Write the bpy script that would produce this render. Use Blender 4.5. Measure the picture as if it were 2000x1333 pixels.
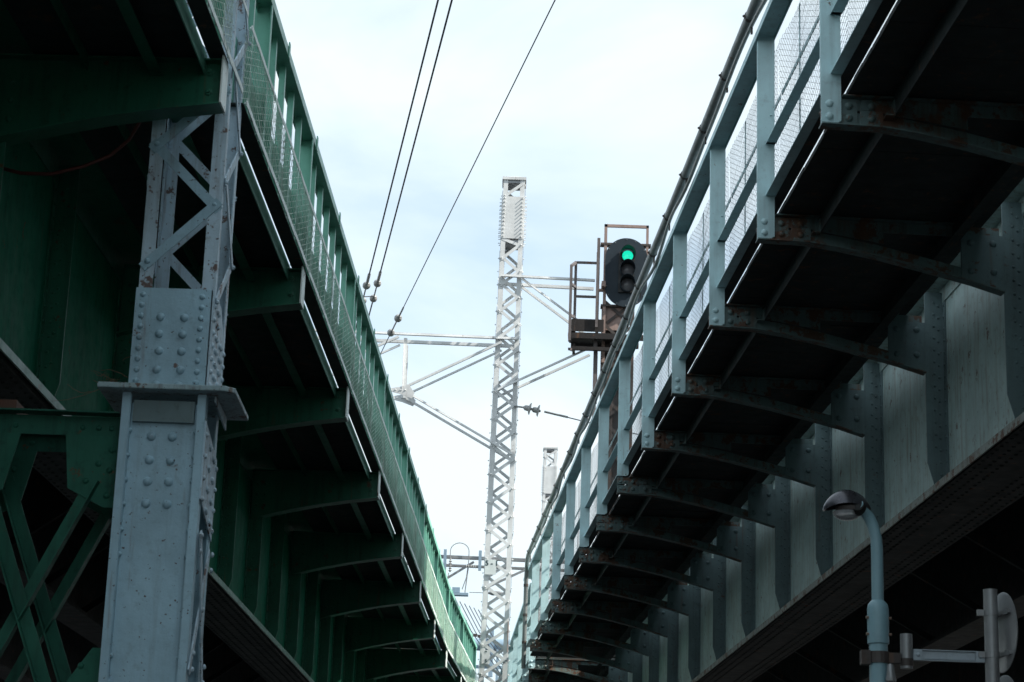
import bpy, bmesh, math, random
from mathutils import Vector, Matrix
R = math.radians
random.seed(7)
for o in list(bpy.data.objects): bpy.data.objects.remove(o)
SC = bpy.context.scene
COL = SC.collection

# ------------------------------------------------------------------ camera
cam = bpy.data.cameras.new('camera'); cam.lens = 75.22; cam.sensor_width = 36
cam.clip_end = 3000; cam.clip_start = .05
cam.dof.use_dof = True; cam.dof.focus_distance = 24; cam.dof.aperture_fstop = 7.0
co = bpy.data.objects.new('camera', cam); COL.objects.link(co)
p_, r_ = .2757, .0344
F = Vector((0, math.cos(p_), math.sin(p_))); U = Vector((0, -math.sin(p_), math.cos(p_))); X = Vector((1, 0, 0))
Ri = X * math.cos(r_) + U * math.sin(r_); Ui = -X * math.sin(r_) + U * math.cos(r_)
m3 = Matrix((Ri, Ui, -F)).transposed()
co.matrix_world = Matrix.Translation((0, 0, 1.6)) @ m3.to_4x4()
SC.camera = co

# ------------------------------------------------------------------ sun, sky, exposure
SUN_D = Vector((math.cos(R(43)) * .985, -math.cos(R(43)) * .30, math.sin(R(43)))).normalized()
sun = bpy.data.lights.new('sun', 'SUN'); sun.energy = 4.8; sun.angle = R(.6); sun.color = (1, .95, .86)
so = bpy.data.objects.new('sun', sun); COL.objects.link(so)
so.rotation_euler = SUN_D.to_track_quat('Z', 'Y').to_euler(); so.location = (30, -5, 40)
W = bpy.data.worlds.new('World'); SC.world = W; W.use_nodes = True
nt = W.node_tree; N = nt.nodes; L = nt.links
bg = N['Background']; bg.inputs[1].default_value = .13
sky = N.new('ShaderNodeTexSky'); sky.sky_type = 'NISHITA'; sky.sun_disc = False
sky.sun_elevation = math.asin(SUN_D.z); sky.sun_rotation = math.atan2(SUN_D.x, SUN_D.y)
sky.air_density = 1; sky.dust_density = 1.2; sky.ozone_density = .6
tc = N.new('ShaderNodeTexCoord'); mp = N.new('ShaderNodeMapping'); mp.inputs['Scale'].default_value = (1, 1, 2.2)
mp.inputs['Location'].default_value = (.35, .1, .2)
L.new(tc.outputs['Generated'], mp.inputs[0])
n1 = N.new('ShaderNodeTexNoise'); n1.inputs['Scale'].default_value = 3.6; n1.inputs['Detail'].default_value = 7; n1.inputs['Roughness'].default_value = .52
n1.inputs['Distortion'].default_value = .4
L.new(mp.outputs[0], n1.inputs[0])
cr = N.new('ShaderNodeValToRGB'); cr.color_ramp.elements[0].position = .36; cr.color_ramp.elements[1].position = .56
cr.color_ramp.elements[0].color = (.50, .50, .50, 1); cr.color_ramp.elements[1].color = (1, 1, 1, 1)
L.new(n1.outputs[0], cr.inputs[0])
tn = N.new('ShaderNodeMix'); tn.data_type = 'RGBA'; tn.blend_type = 'MULTIPLY'; tn.inputs[0].default_value = 1; tn.inputs[7].default_value = (.97, 1.06, 1.03, 1)
L.new(sky.outputs[0], tn.inputs[6])
mx = N.new('ShaderNodeMix'); mx.data_type = 'RGBA'
L.new(cr.outputs[0], mx.inputs[0]); L.new(tn.outputs[2], mx.inputs[6]); mx.inputs[7].default_value = (4.15, 4.72, 5.0, 1)
L.new(mx.outputs[2], bg.inputs[0])
SC.view_settings.view_transform = 'Standard'; SC.view_settings.look = 'None'
SC.view_settings.exposure = .85; SC.view_settings.gamma = 1; SC.view_settings.use_curve_mapping = False
SC.cycles.max_bounces = 6; SC.cycles.diffuse_bounces = 4

# ------------------------------------------------------------------ materials
def paint(name, col, dirt=(.05, .045, .04), dirt_amt=.35, rust=.0, rough=.45, chips=.0, metal=0, spec=.5, streak=9, bump=.12):
    m = bpy.data.materials.new(name); m.use_nodes = True
    t = m.node_tree; n = t.nodes; l = t.links; b = n['Principled BSDF']
    tc = n.new('ShaderNodeTexCoord'); oi = n.new('ShaderNodeObjectInfo')
    mul = n.new('ShaderNodeMath'); mul.operation = 'MULTIPLY'; mul.inputs[1].default_value = 37
    l.new(oi.outputs['Random'], mul.inputs[0])
    add = n.new('ShaderNodeVectorMath'); add.operation = 'ADD'
    l.new(tc.outputs['Object'], add.inputs[0]); l.new(mul.outputs[0], add.inputs[1])
    def noise(scale, det=4, rg=.6, vec=None):
        q = n.new('ShaderNodeTexNoise'); q.inputs['Scale'].default_value = scale
        q.inputs['Detail'].default_value = det; q.inputs['Roughness'].default_value = rg
        l.new(vec or add.outputs[0], q.inputs[0]); return q.outputs[0]
    def ramp(v, a, bb):
        q = n.new('ShaderNodeMapRange'); q.inputs[1].default_value = a; q.inputs[2].default_value = bb
        l.new(v, q.inputs[0]); return q.outputs[0]
    def mix(f, a, bcol, k=1):
        q = n.new('ShaderNodeMix'); q.data_type = 'RGBA'
        if k != 1:
            g = n.new('ShaderNodeMath'); g.operation = 'MULTIPLY'; g.inputs[1].default_value = k; l.new(f, g.inputs[0]); f = g.outputs[0]
        l.new(f, q.inputs[0])
        if isinstance(a, tuple): q.inputs[6].default_value = (*a, 1)
        else: l.new(a, q.inputs[6])
        q.inputs[7].default_value = (*bcol, 1)
        return q.outputs[2]
    c = mix(ramp(noise(2.3, 5), .3, .7), col, tuple(x * .72 for x in col))
    mp = n.new('ShaderNodeMapping'); mp.inputs['Scale'].default_value = (streak, streak, .7)
    l.new(add.outputs[0], mp.inputs[0])
    st = noise(1.6, 5, .65, mp.outputs[0])
    c = mix(ramp(st, .5, .78), c, dirt, dirt_amt)
    c = mix(ramp(noise(14, 6, .7), .56, .72), c, dirt, dirt_amt * .8)
    rr = None
    if rust:
        rn = noise(5.5, 9, .72); rs = ramp(rn, .66 - .12 * rust, .69 - .12 * rust)
        c = mix(rs, c, (.11, .045, .022), .9)
        st2 = noise(1.1, 6, .6, mp.outputs[0]); c = mix(ramp(st2, .66 - .1 * rust, .8 - .1 * rust), c, (.16, .075, .035), .75)
        rr = rs
    if chips:
        cn = noise(38, 3, .5); c = mix(ramp(cn, .74 - .1 * chips, .76 - .1 * chips), c, (.07, .035, .025), .9)
    l.new(c, b.inputs['Base Color'])
    b.inputs['Roughness'].default_value = rough; b.inputs['Metallic'].default_value = metal
    b.inputs['Specular IOR Level'].default_value = spec
    rv = ramp(noise(7, 4), .2, .8); ma = n.new('ShaderNodeMapRange'); ma.inputs[3].default_value = rough * .8; ma.inputs[4].default_value = min(1, rough * 1.3)
    l.new(rv, ma.inputs[0]); l.new(ma.outputs[0], b.inputs['Roughness'])
    if bump:
        bp = n.new('ShaderNodeBump'); bp.inputs['Strength'].default_value = bump; bp.inputs['Distance'].default_value = .02
        l.new(noise(11, 7, .65), bp.inputs['Height']); l.new(bp.outputs[0], b.inputs['Normal'])
    return m
GREEN = paint('green_paint', (.026, .17, .105), dirt=(.012, .03, .02), dirt_amt=.6, rust=.3, rough=.36, chips=.1, spec=.3)
GREENW = paint('green_web_paint', (.008, .17, .095), dirt=(.006, .035, .025), dirt_amt=.55, rust=.08, rough=.6, spec=.05)
GREEND = paint('dull_green_paint', (.022, .125, .085), dirt=(.01, .02, .018), dirt_amt=.6, rust=.3, rough=.6, chips=.2, spec=.2)
GREENP = paint('green_parapet_paint', (.17, .48, .36), dirt=(.05, .07, .05), dirt_amt=.3, rust=.12, rough=.4)
PALEG = paint('pale_green_edge_paint', (.80, .90, .86), dirt=(.25, .22, .17), dirt_amt=.3, rust=.3, rough=.5, chips=.3)
GWIRE = paint('green_wire_mesh', (.72, .88, .78), dirt=(.25, .23, .16), dirt_amt=.3, rust=.25, rough=.5, bump=0)
BLUE = paint('pale_blue_paint', (.56, .79, .83), dirt=(.10, .11, .10), dirt_amt=.3, rust=.12, rough=.45, chips=.05)
STIFP = paint('shade_darkened_stiffener_paint', (.15, .22, .23), dirt=(.05, .05, .045), dirt_amt=.5, rust=.3, rough=.6, chips=.2)  # base darkened to paint in the shade on faces turned from the sky
BLUEW = paint('blue_grey_girder_paint', (.44, .58, .56), dirt=(.19, .13, .075), dirt_amt=.8, rust=.40, rough=.55, chips=.35)
BRKP = paint('rust_streaked_bracket_paint', (.13, .20, .20), dirt=(.07, .038, .02), dirt_amt=.9, rust=1.15, rough=.55, chips=.4)
UNDERG = paint('dark_green_steel', (.018, .035, .03), dirt=(.01, .01, .01), dirt_amt=.5, rough=.7)  # much darker green than the flange edges
RUSTY = paint('rusty_flange_paint', (.30, .33, .30), dirt=(.10, .06, .04), dirt_amt=.8, rust=.95, rough=.7, chips=.8)
UNDER = paint('dark_steel', (.028, .036, .036), dirt=(.02, .018, .015), dirt_amt=.6, rust=.4, rough=.8)  # near-black steel for flanges, decks and walkway plates
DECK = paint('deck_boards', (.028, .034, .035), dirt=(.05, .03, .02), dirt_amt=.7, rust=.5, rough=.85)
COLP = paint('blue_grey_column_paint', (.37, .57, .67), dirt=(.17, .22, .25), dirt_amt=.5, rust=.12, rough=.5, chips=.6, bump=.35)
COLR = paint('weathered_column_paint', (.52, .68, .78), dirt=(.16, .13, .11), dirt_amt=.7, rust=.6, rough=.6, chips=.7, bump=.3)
WHITE = paint('white_mast_paint', (.70, .72, .73), dirt=(.35, .34, .33), dirt_amt=.2, rust=.08, rough=.5)
GALV = paint('galvanised_steel', (.30, .31, .32), dirt=(.14, .14, .15), dirt_amt=.4, rough=.4, metal=.5)
PIPE = paint('grey_conduit', (.20, .22, .22), dirt=(.10, .09, .08), dirt_amt=.5, rust=.35, rough=.45)
DARKM = paint('dark_brown_steel', (.055, .045, .042), dirt=(.02, .018, .016), dirt_amt=.5, rust=.5, rough=.6)
RUSTP = paint('pinkish_rusty_steel', (.34, .24, .21), dirt=(.12, .09, .08), dirt_amt=.6, rust=.35, rough=.6)
SIGB = paint('signal_black', (.018, .031, .044), dirt=(.02, .02, .02), dirt_amt=.3, rough=.55, spec=.25)
CAGE = paint('cage_steel', (.13, .11, .11), dirt=(.03, .025, .025), dirt_amt=.7, rust=.5, rough=.6)
PLAT = paint('black_platform_steel', (.018, .015, .015), dirt=(.05, .035, .03), dirt_amt=.3, rust=.4, rough=.6, spec=.3)
BLACK = paint('matt_black', (.012, .013, .014), rough=.6, dirt_amt=0)
WIRE = paint('dark_cable', (.035, .04, .06), rough=.6, dirt_amt=.1, bump=0)
PORC = paint('grey_porcelain', (.33, .34, .34), dirt=(.12, .12, .1), dirt_amt=.5, rough=.3)
PALEB = paint('light_blue_steel', (.25, .36, .46), dirt_amt=.2, rough=.5)
REDC = paint('red_cable', (.10, .015, .01), rough=.5, dirt_amt=.3)
TWIG = paint('dry_twig', (.16, .11, .07), rough=.9, dirt_amt=.3)
WOOD = paint('brown_timber', (.14, .07, .05), rough=.8)
LAMPG = paint('dark_lamp_shell', (.085, .085, .10), rough=.28, dirt_amt=.15, metal=.6, bump=.02)
ASPH = paint('asphalt', (.05, .05, .052), rough=.9, dirt_amt=.3, bump=.3)
CONC = paint('concrete_paving', (.22, .21, .20), rough=.9, dirt_amt=.4, bump=.2)
BRICK = paint('dull_brick', (.24, .15, .11), rough=.9, dirt_amt=.4)
DGLASS = paint('window_glass', (.03, .04, .05), rough=.1, dirt_amt=0, bump=0)
SIGNW = paint('plate_white', (.70, .76, .76), dirt=(.4, .45, .45), dirt_amt=.2, rough=.5)
INK = paint('dark_lettering', (.03, .06, .07), rough=.6, dirt_amt=0, bump=0)
def simple(name, col, rough=.5, emis=None, strength=0, trans=0):
    m = bpy.data.materials.new(name); m.use_nodes = True; b = m.node_tree.nodes['Principled BSDF']
    b.inputs['Base Color'].default_value = (*col, 1); b.inputs['Roughness'].default_value = rough
    if emis: b.inputs['Emission Color'].default_value = (*emis, 1); b.inputs['Emission Strength'].default_value = strength
    if trans: b.inputs['Transmission Weight'].default_value = trans
    return m
def lensmat():
    m = simple('lit_green_lens', (.02, .3, .22), .3)
    t = m.node_tree; b = t.nodes['Principled BSDF']
    v = t.nodes.new('ShaderNodeTexVoronoi'); v.inputs['Scale'].default_value = 55
    c = t.nodes.new('ShaderNodeTexCoord'); t.links.new(c.outputs['Object'], v.inputs[0])
    r = t.nodes.new('ShaderNodeValToRGB'); r.color_ramp.elements[0].color = (.015, .75, .46, 1); r.color_ramp.elements[1].color = (.0, .42, .27, 1)
    t.links.new(v.outputs[0], r.inputs[0]); t.links.new(r.outputs[0], b.inputs['Emission Color'])
    b.inputs['Emission Strength'].default_value = .8
    return m
GLENS = lensmat()
DLENS = simple('unlit_lens', (.12, .12, .13), .15)
BOWL = simple('clear_lamp_bowl', (.75, .78, .82), .12, trans=.7)

# ------------------------------------------------------------------ mesh builder
class MB:
    def __init__(s, sx=1): s.v = []; s.f = []; s.sx = sx
    def add(s, vs, fs):
        b = len(s.v); s.v += [(v[0] * s.sx, v[1], v[2]) for v in vs]; s.f += [tuple(b + i for i in f) for f in fs]; return s
    def box(s, x0, x1, y0, y1, z0, z1):
        vs = [(x, y, z) for z in (z0, z1) for y in (y0, y1) for x in (x0, x1)]
        return s.add(vs, [(0, 2, 3, 1), (4, 5, 7, 6), (0, 1, 5, 4), (2, 6, 7, 3), (0, 4, 6, 2), (1, 3, 7, 5)])
    def bar(s, p, q, w, h, up=(0, 0, 1)):
        p = Vector(p); q = Vector(q); d = (q - p).normalized(); u = Vector(up); sd = d.cross(u)
        if sd.length < 1e-4: sd = d.cross(Vector((1, 0, 0)))
        sd.normalize(); u = sd.cross(d).normalized(); a = sd * w / 2; b = u * h / 2
        vs = [p - a - b, p + a - b, p + a + b, p - a + b, q - a - b, q + a - b, q + a + b, q - a + b]
        return s.add([tuple(v) for v in vs], [(0, 1, 2, 3), (7, 6, 5, 4), (0, 4, 5, 1), (1, 5, 6, 2), (2, 6, 7, 3), (3, 7, 4, 0)])
    def angle(s, p, q, w, up, t=.008, flip=1):
        # L section: one leg lies along 'up' normal plane, other stands on its edge
        p = Vector(p); q = Vector(q); d = (q - p).normalized(); u = Vector(up); sd = d.cross(u).normalized(); u = sd.cross(d).normalized()
        s.bar(p, q, w, t, up)
        o = sd * flip * (w / 2 - t / 2) + u * (w / 2 + t * .1)
        return s.bar(p + o, q + o, t, w - t, up)
    def prism(s, poly, y0, y1):
        n = len(poly); vs = [(a, y0, b) for a, b in poly] + [(a, y1, b) for a, b in poly]
        return s.add(vs, [tuple(range(n)), tuple(range(2 * n - 1, n - 1, -1))] + [(i, (i + 1) % n, n + (i + 1) % n, n + i) for i in range(n)])
    def prismx(s, poly, x0, x1):
        n = len(poly); vs = [(x0, a, b) for a, b in poly] + [(x1, a, b) for a, b in poly]
        return s.add(vs, [tuple(range(n)), tuple(range(2 * n - 1, n - 1, -1))] + [(i, (i + 1) % n, n + (i + 1) % n, n + i) for i in range(n)])
    def tube(s, pts, r, n=8, cap=True):
        pts = [Vector(p) for p in pts]; rs = r if isinstance(r, (list, tuple)) else [r] * len(pts); b = len(s.v); vs = []
        ref = None
        for i, p in enumerate(pts):
            d = (pts[min(i + 1, len(pts) - 1)] - pts[max(i - 1, 0)]).normalized()
            if ref is None: ref = d.orthogonal().normalized()
            a = (ref - d * ref.dot(d)).normalized(); ref = a; c = d.cross(a)
            for k in range(n):
                t = 2 * math.pi * k / n; vs.append(tuple(p + (a * math.cos(t) + c * math.sin(t)) * rs[i]))
        fs = [(i * n + k, i * n + (k + 1) % n, (i + 1) * n + (k + 1) % n, (i + 1) * n + k) for i in range(len(pts) - 1) for k in range(n)]
        if cap: fs += [tuple(range(n - 1, -1, -1)), tuple((len(pts) - 1) * n + k for k in range(n))]
        return s.add(vs, fs)
    def dome(s, c, nrm, r, h=.6, n=8, hexh=False):
        c = Vector(c); d = Vector(nrm).normalized(); a = d.orthogonal().normalized(); e = d.cross(a); vs = []; fs = []
        ph = random.random()
        prof = [(1, -.02), (.93, .38), (.62, .8), (.2, 1.0)] if not hexh else [(1, -.02), (1, .5), (.55, .55), (.5, 1.1)]
        for pr, ph_ in prof:
            for k in range(n):
                t = 2 * math.pi * k / n + ph; vs.append(tuple(c + (a * math.cos(t) + e * math.sin(t)) * r * pr + d * r * h * ph_))
        for i in range(len(prof) - 1):
            fs += [(i * n + k, i * n + (k + 1) % n, (i + 1) * n + (k + 1) % n, (i + 1) * n + k) for k in range(n)]
        fs.append(tuple(3 * n + k for k in range(n))); fs.append(tuple(range(n - 1, -1, -1)))
        return s.add(vs, fs)
    def lathe(s, prof, c=(0, 0, 0), ax=(0, 0, 1), n=16):
        c = Vector(c); d = Vector(ax).normalized(); a = d.orthogonal().normalized(); e = d.cross(a)
        vs = [tuple(c + (a * math.cos(2 * math.pi * k / n) + e * math.sin(2 * math.pi * k / n)) * r + d * h) for r, h in prof for k in range(n)]
        m = len(prof); fs = [(i * n + k, i * n + (k + 1) % n, (i + 1) * n + (k + 1) % n, (i + 1) * n + k) for i in range(m - 1) for k in range(n)]
        fs += [tuple(range(n - 1, -1, -1)), tuple((m - 1) * n + k for k in range(n))]
        return s.add(vs, fs)
    def mesh(s, name, mat, smooth=False):
        me = bpy.data.meshes.new(name); me.from_pydata(s.v, [], s.f); me.update()
        bm = bmesh.new(); bm.from_mesh(me); bmesh.ops.recalc_face_normals(bm, faces=bm.faces); bm.to_mesh(me); bm.free()
        me.materials.append(mat)
        if smooth:
            me.polygons.foreach_set('use_smooth', [True] * len(me.polygons))
            try: me.set_sharp_from_angle(angle=R(40))
            except Exception: pass
        return me
    def obj(s, name, mat, parent=None, smooth=False, loc=(0, 0, 0)):
        return place(name, s.mesh(name, mat, smooth), parent, loc)
def place(name, me, parent=None, loc=(0, 0, 0), rot=None):
    o = bpy.data.objects.new(name, me); COL.objects.link(o); o.parent = parent; o.location = loc
    if rot: o.rotation_euler = rot
    return o
def thing(name, label, cat, loc=(0, 0, 0), rz=0, group=None):
    o = bpy.data.objects.new(name, None); COL.objects.link(o); o.location = loc; o.rotation_euler = (0, 0, rz)
    o.empty_display_size = .3
    tag(o, label, cat, group); return o
def tag(o, label=None, cat=None, group=None, kind=None):
    if label: o['label'] = label
    if cat: o['category'] = cat
    if group: o['group'] = group
    if kind: o['kind'] = kind
    return o

# ------------------------------------------------------------------ ground
MB().box(-400, 400, -200, 900, -.3, 0).obj('ground', ASPH)['kind'] = 'structure'
MB().box(2.9, 14, -60, 120, 0.004, .13).obj('pavement', CONC)['kind'] = 'structure'

# ------------------------------------------------------------------ wire mesh panels
def mesh_panel(length, z0, z1, pitch_s, pitch_z, r, x, wob=.01, sx=1, seed=1):
    """woven diamond wire netting, every wire a thin bent rod (local: y along the bridge)"""
    rd = random.Random(seed); mb = MB(sx); H = z1 - z0; n = int((length + H * pitch_s / pitch_z) / pitch_s) + 2
    k = pitch_s / pitch_z
    def xw(y, z): return x + wob * math.sin(y * 2.3 + 3 * z) + wob * .6 * math.sin(7 * y + seed)
    for sgn in (1, -1):
        for i in range(-int(H * k / pitch_s) - 2, n):
            ya = i * pitch_s
            # line y = ya + k*(z-z0) (sgn 1) or y = ya + k*(z1-z)
            za, zb = z0, z1
            def yz(z): return ya + k * ((z - z0) if sgn > 0 else (z1 - z))
            # clip
            lo, hi = z0, z1
            if sgn > 0:
                lo = max(lo, z0 + (0 - ya) / k); hi = min(hi, z0 + (length - ya) / k)
            else:
                hi = min(hi, z1 - (0 - ya) / k); lo = max(lo, z1 - (length - ya) / k)
            if hi - lo < .01: continue
            segs = max(2, int((hi - lo) / .14)); prev = None
            off = r * .8 * sgn
            pts = [(xw(yz(lo + (hi - lo) * q / segs), lo + (hi - lo) * q / segs) + off, yz(lo + (hi - lo) * q / segs), lo + (hi - lo) * q / segs) for q in range(segs + 1)]
            mb.tube(pts, r, 4, cap=False)
    return mb

# ================================================================== RIGHT BRIDGES (pale blue)
SR = 2.3204
def right_bracket_meshes():
    mb = MB()
    bot = [(0, 0), (.38, -.004), (.62, -.035), (.95, -.095), (1.35, -.185), (1.60, -.245), (1.84, -.315)]
    H = .088
    # lower curved chord: upright leg, under-leg
    mb.prism(bot + [(a, b + H) for a, b in reversed(bot)], -.005, .005)
    for (a, b), (c, d) in zip(bot[:-1], bot[1:]):
        mb.prism([(a, b), (c, d), (c, d - .009), (a, b - .009)], -.055, .055)
        mb.prism([(a, b + H), (c, d + H), (c, d + H + .008), (a, b + H + .008)], .0052, .05)
    # top chord
    mb.box(0, 1.82, -.005, .005, .1065, .185); mb.box(.135, 1.62, -.06, .06, .186, .194)
    # tip plates and web fill
    mb.box(.125, .235, -.013, -.0055, .012, .175); mb.box(.255, .40, -.018, -.0055, .012, .105); mb.box(.26, .395, -.0165, -.0055, .108, .178)
    mb.prism([(.40, .10), (.95, .02), (.95, .106), (.40, .106)], -.003, .003)
    for k in range(5):
        x = .5 + .22 * k; mb.box(x, x + .05, -.011, -.0055, .115, .18)
    for x in (.18, .325):
        for z in (.05, .132): mb.dome((x, -.018 if x > .3 else -.013, z), (0, -1, 0), .027, .8)
    for x in (.04, .09):
        for z in (.05, .132): mb.dome((x, -.0055, z), (0, -1, 0), .017, .8)
    return_main = mb; mb = MB()
    # root gusset
    mb.prism([(1.53, -.232), (1.845, -.312), (1.845, .125), (1.53, .125)], -.012, .012)
    for x in (1.6, 1.77):
        for z in (.06, -.16): mb.dome((x, -.0125, z), (0, -1, 0), .028, .8)
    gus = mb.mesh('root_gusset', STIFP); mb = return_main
    # stub of longitudinal cleat
    mb.box(.40, .46, -.10, -.006, .05, .06); mb.box(.452, .46, -.10, -.006, .061, .16)
    return mb.mesh('bracket', BRKP), gus
def post_mesh(z0, bolts):
    mb = MB(); zt = 1.62
    mb.prism([(0, z0 + .0), (.10, z0), (.118, z0 + .02), (.118, zt), (0, zt)], -.030, -.020)
    mb.box(.1182, .128, -.030, .045, z0 + .02, zt)
    mb.box(-.002, .012, -.0195, .0, .20, zt - .01)
    if bolts:
        for z in (.05, .135): mb.dome((.052, -.0305, z), (0, -1, 0), .026, .7)
    mb.dome((.10, -.0305, .38), (0, -1, 0), .010, 1.2); mb.dome((.10, -.0305, .98), (0, -1, 0), .010, 1.2)
    return mb.mesh('post', BLUE)
BRK_R, GUS_R = right_bracket_meshes(); POST_A = post_mesh(0.0, True); POST_B = post_mesh(.198, False)
def stiff_mesh(x0, x1, zb, zt, mat, sx, taper, pitch):
    mb = MB(sx)
    mb.prism([(x1, zb), (x0 + taper, zb), (x0 + taper, zb + .10), (x0, zb + .27), (x0, zt), (x1, zt)], -.006, .006)
    mb.box(x1 - .010, x1 - .001, .006, .085, zb, zt)           # leg on web, far side
    mb.box(x1 - .010, x1 - .001, -.085, -.006, zb, zt)
    z = zb + .06
    while z < zt - .03:
        mb.dome((x1 - .010, -.048, z), (-sx, 0, 0) if sx > 0 else (-1, 0, 0), .014, .75, 6)
        mb.dome((x1 - .05, -.006, z), (0, -1, 0), .013, .75, 6)
        mb.dome((x0 + .075, -.006, z + .03), (0, -1, 0), .013, .75, 6) if z > zb + .3 else None
        z += pitch
    return mb.mesh('stiffener', mat)
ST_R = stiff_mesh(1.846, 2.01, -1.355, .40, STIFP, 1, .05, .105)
PAN_R = mesh_panel(SR - .035, .40, 1.565, .100, .045, .0015, .165, .006, 1, 3).mesh('mesh_panel', DARKM)
PAN_R2 = mesh_panel(SR - .035, .40, 1.565, .100, .045, .0015, .165, .010, 1, 8).mesh('mesh_panel', DARKM)

def right_span(name, label, cat, loc, rz, stations, ya, yb, walk_a, walk_b, wide, first_b, group=None):
    root = thing(name, label, cat, loc, rz, group)
    # main girder
    g = MB(); g.box(2.01, 2.024, ya, yb, -1.36, .44); g.obj('girder_web', BLUEW, root)
    g = MB()
    g.box(1.80, 2.55, ya, yb, -1.402, -1.380); g.box(1.825, 2.525, ya + .4, yb - .4, -1.424, -1.4023)
    g.box(1.92, 2.0095, ya, yb, -1.3797, -1.366); g.box(1.9965, 2.0098, ya, yb, -1.3657, -1.26)
    y = ya + .1
    while y < min(yb, 32):
        for x in (1.86, 1.95, 2.04, 2.30, 2.39, 2.48): g.dome((x, y, -1.4245), (0, 0, -1), .016, .6, 6)
        g.dome((1.9963, y, -1.31), (-1, 0, 0), .014, .7, 6)
        g.dome((1.84, y, -1.3738), (0, 0, 1), .015, .6, 6)
        y += .125
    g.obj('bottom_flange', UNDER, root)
    g = MB(); g.box(1.785, 1.7995, ya, yb, -1.428, -1.366); g.box(1.80, 1.91, ya, yb, -1.3797, -1.374); g.box(1.985, 1.996, ya, yb, -1.3655, -1.27); g.obj('flange_edge', RUSTY, root)
    g = MB(); g.box(1.85, 2.50, ya, yb, .4405, .47); g.box(1.998, 2.0098, ya, yb, .31, .4403); g.obj('top_flange', BLUEW, root)
    # deck and inner girders
    g = MB(); g.box(1.90, wide, ya, yb, .471, .85)
    for x in (4.3, 6.6, 8.9, 11.2, 13.5):
        if x < wide: g.box(x, x + .02, ya, yb, -1.3, .4702); g.box(x - .2, x + .22, ya, yb, -1.34, -1.3002)
    y = math.ceil(ya / SR) * SR
    while y < yb:
        g.box(2.0245, wide - .3, y - .008, y + .008, -.05, .4699); g.box(2.0245, wide - .3, y - .09, y + .09, -.06, -.0502)
        g.bar((2.2, y + .1, -1.25), (4.29, y + .1, -.1), .07, .07); g.bar((2.2, y - .1, -.1), (4.29, y - .1, -1.25), .07, .07)
        y += SR
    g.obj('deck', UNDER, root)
    for y in stations:
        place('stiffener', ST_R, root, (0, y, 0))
    # walkway
    g = MB(); y = walk_a
    while y < walk_b:
        g.box(.165 + random.uniform(-.001, .005), 1.70, y + .0005, y + .232, .1995 + random.uniform(0, .006), .235); y += .232
    g.obj('walkway_boards', DECK, root)
    g = MB(); g.box(.46, .468, walk_a, walk_b, .06, .1985); g.box(.4682, .53, walk_a, walk_b, .19, .1985)
    g.box(1.47, 1.478, walk_a, walk_b, .02, .1985); g.box(1.40, 1.4698, walk_a, walk_b, .02, .028); g.obj('stringer', UNDER, root)
    g = MB(); g.box(.128, .136, walk_a, walk_b, .338, .415); g.box(.060, .1278, walk_a, walk_b, .338, .3455); g.obj('bottom_rail', BLUE, root)
    MB().box(0.1365, .214, walk_a, walk_b, .336, .341).obj('toe_plate', DECK, root)
    g = MB(); g.box(-.012, .125, walk_a, walk_b, 1.630, 1.638); g.box(-.0195, -.012, walk_a, walk_b, 1.585, 1.638); g.box(.1252, .132, walk_a, walk_b, 1.60, 1.64)
    g.obj('top_rail', BLUE, root)
    for i, y in enumerate(stations):
        if y < walk_a - .1 or y > walk_b + .1: continue
        place('root_gusset', GUS_R, place('bracket', BRK_R, root, (0, y, 0))); place('post', POST_A if y < first_b else POST_B, root, (0, y, 0))
        if y + SR <= walk_b + .3:
            place('mesh_panel', PAN_R if i % 2 else PAN_R2, root, (0, y + .005, 0))
            g = MB(); a, b = y + .02, y + SR - .04
            g.box(.06, .13, a - .10, b, .745, .752); g.box(.1302, .138, a, b, .753, .80)
            o = g.obj('middle_rail', BLUE, root)
            g = MB()
            for q in (.34, .67): g.box(.172, .178, y + SR * q - .014, y + SR * q + .014, .41, 1.56)
            g.box(.1785, .185, a, b, 1.14, 1.175)
            g.obj('mesh_frame', BLUE, root)
    return root
st1 = [(i - 1) * SR for i in range(-4, 12)]
rb1 = right_span('walkway_bridge', 'long pale blue steel bridge on the right with mesh-sided walkway, nearer span', 'bridge',
                 (1.7831, 15, 6.6857), .055, st1, -45, 25.35, st1[0], 25.3, 16, 8.0, 'steel bridges on the right')
st2 = [k * SR + .25 for k in range(0, 9)]
rb2 = right_span('walkway_bridge', 'far span of the pale blue bridge, sunlit posts close behind the rusty drop pipe', 'bridge',
                 (.53, 40.5, 6.6857), .037, st2, -.1, 26, st2[0], 19.2, 16, 99, 'steel bridges on the right')

# conduits on the right parapet
def local(rootloc, rz, p):
    c, s = math.cos(rz), math.sin(rz); return (rootloc[0] + c * p[0] - s * p[1], rootloc[1] + s * p[0] + c * p[1], rootloc[2] + p[2])
RL = ((1.7831, 15, 6.6857), .055)
t = thing('conduit', 'thick grey pipe clamped along the outside of the pale blue handrail', 'pipe', RL[0], RL[1])
def wav(y, a, b): return a * math.sin(y * .9 + b)
pts = [(-.055, y * .5, 1.785 + wav(y * .5, .006, 1)) for y in range(-24, 48)] + [(-.05, 23.7, 1.79), (-.045, 24.0, 1.72), (-.04, 24.15, 1.60), (-.04, 24.2, 1.4), (-.04, 24.2, .9), (-.04, 24.2, .3), (-.04, 24.2, -.2)]
MB().tube(pts, .040, 12).obj('pipe', PIPE, t, True)
g = MB(); g.tube([(-.055, -.016, 1.785), (-.055, .016, 1.785)], .046, 10); g.box(-.05, -.035, -.009, .009, 1.64, 1.745); g.dome((-.100, 0, 1.785), (-1, 0, 0), .012, 1.2, 6)
CL = g.mesh('clamp', DARKM)
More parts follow.
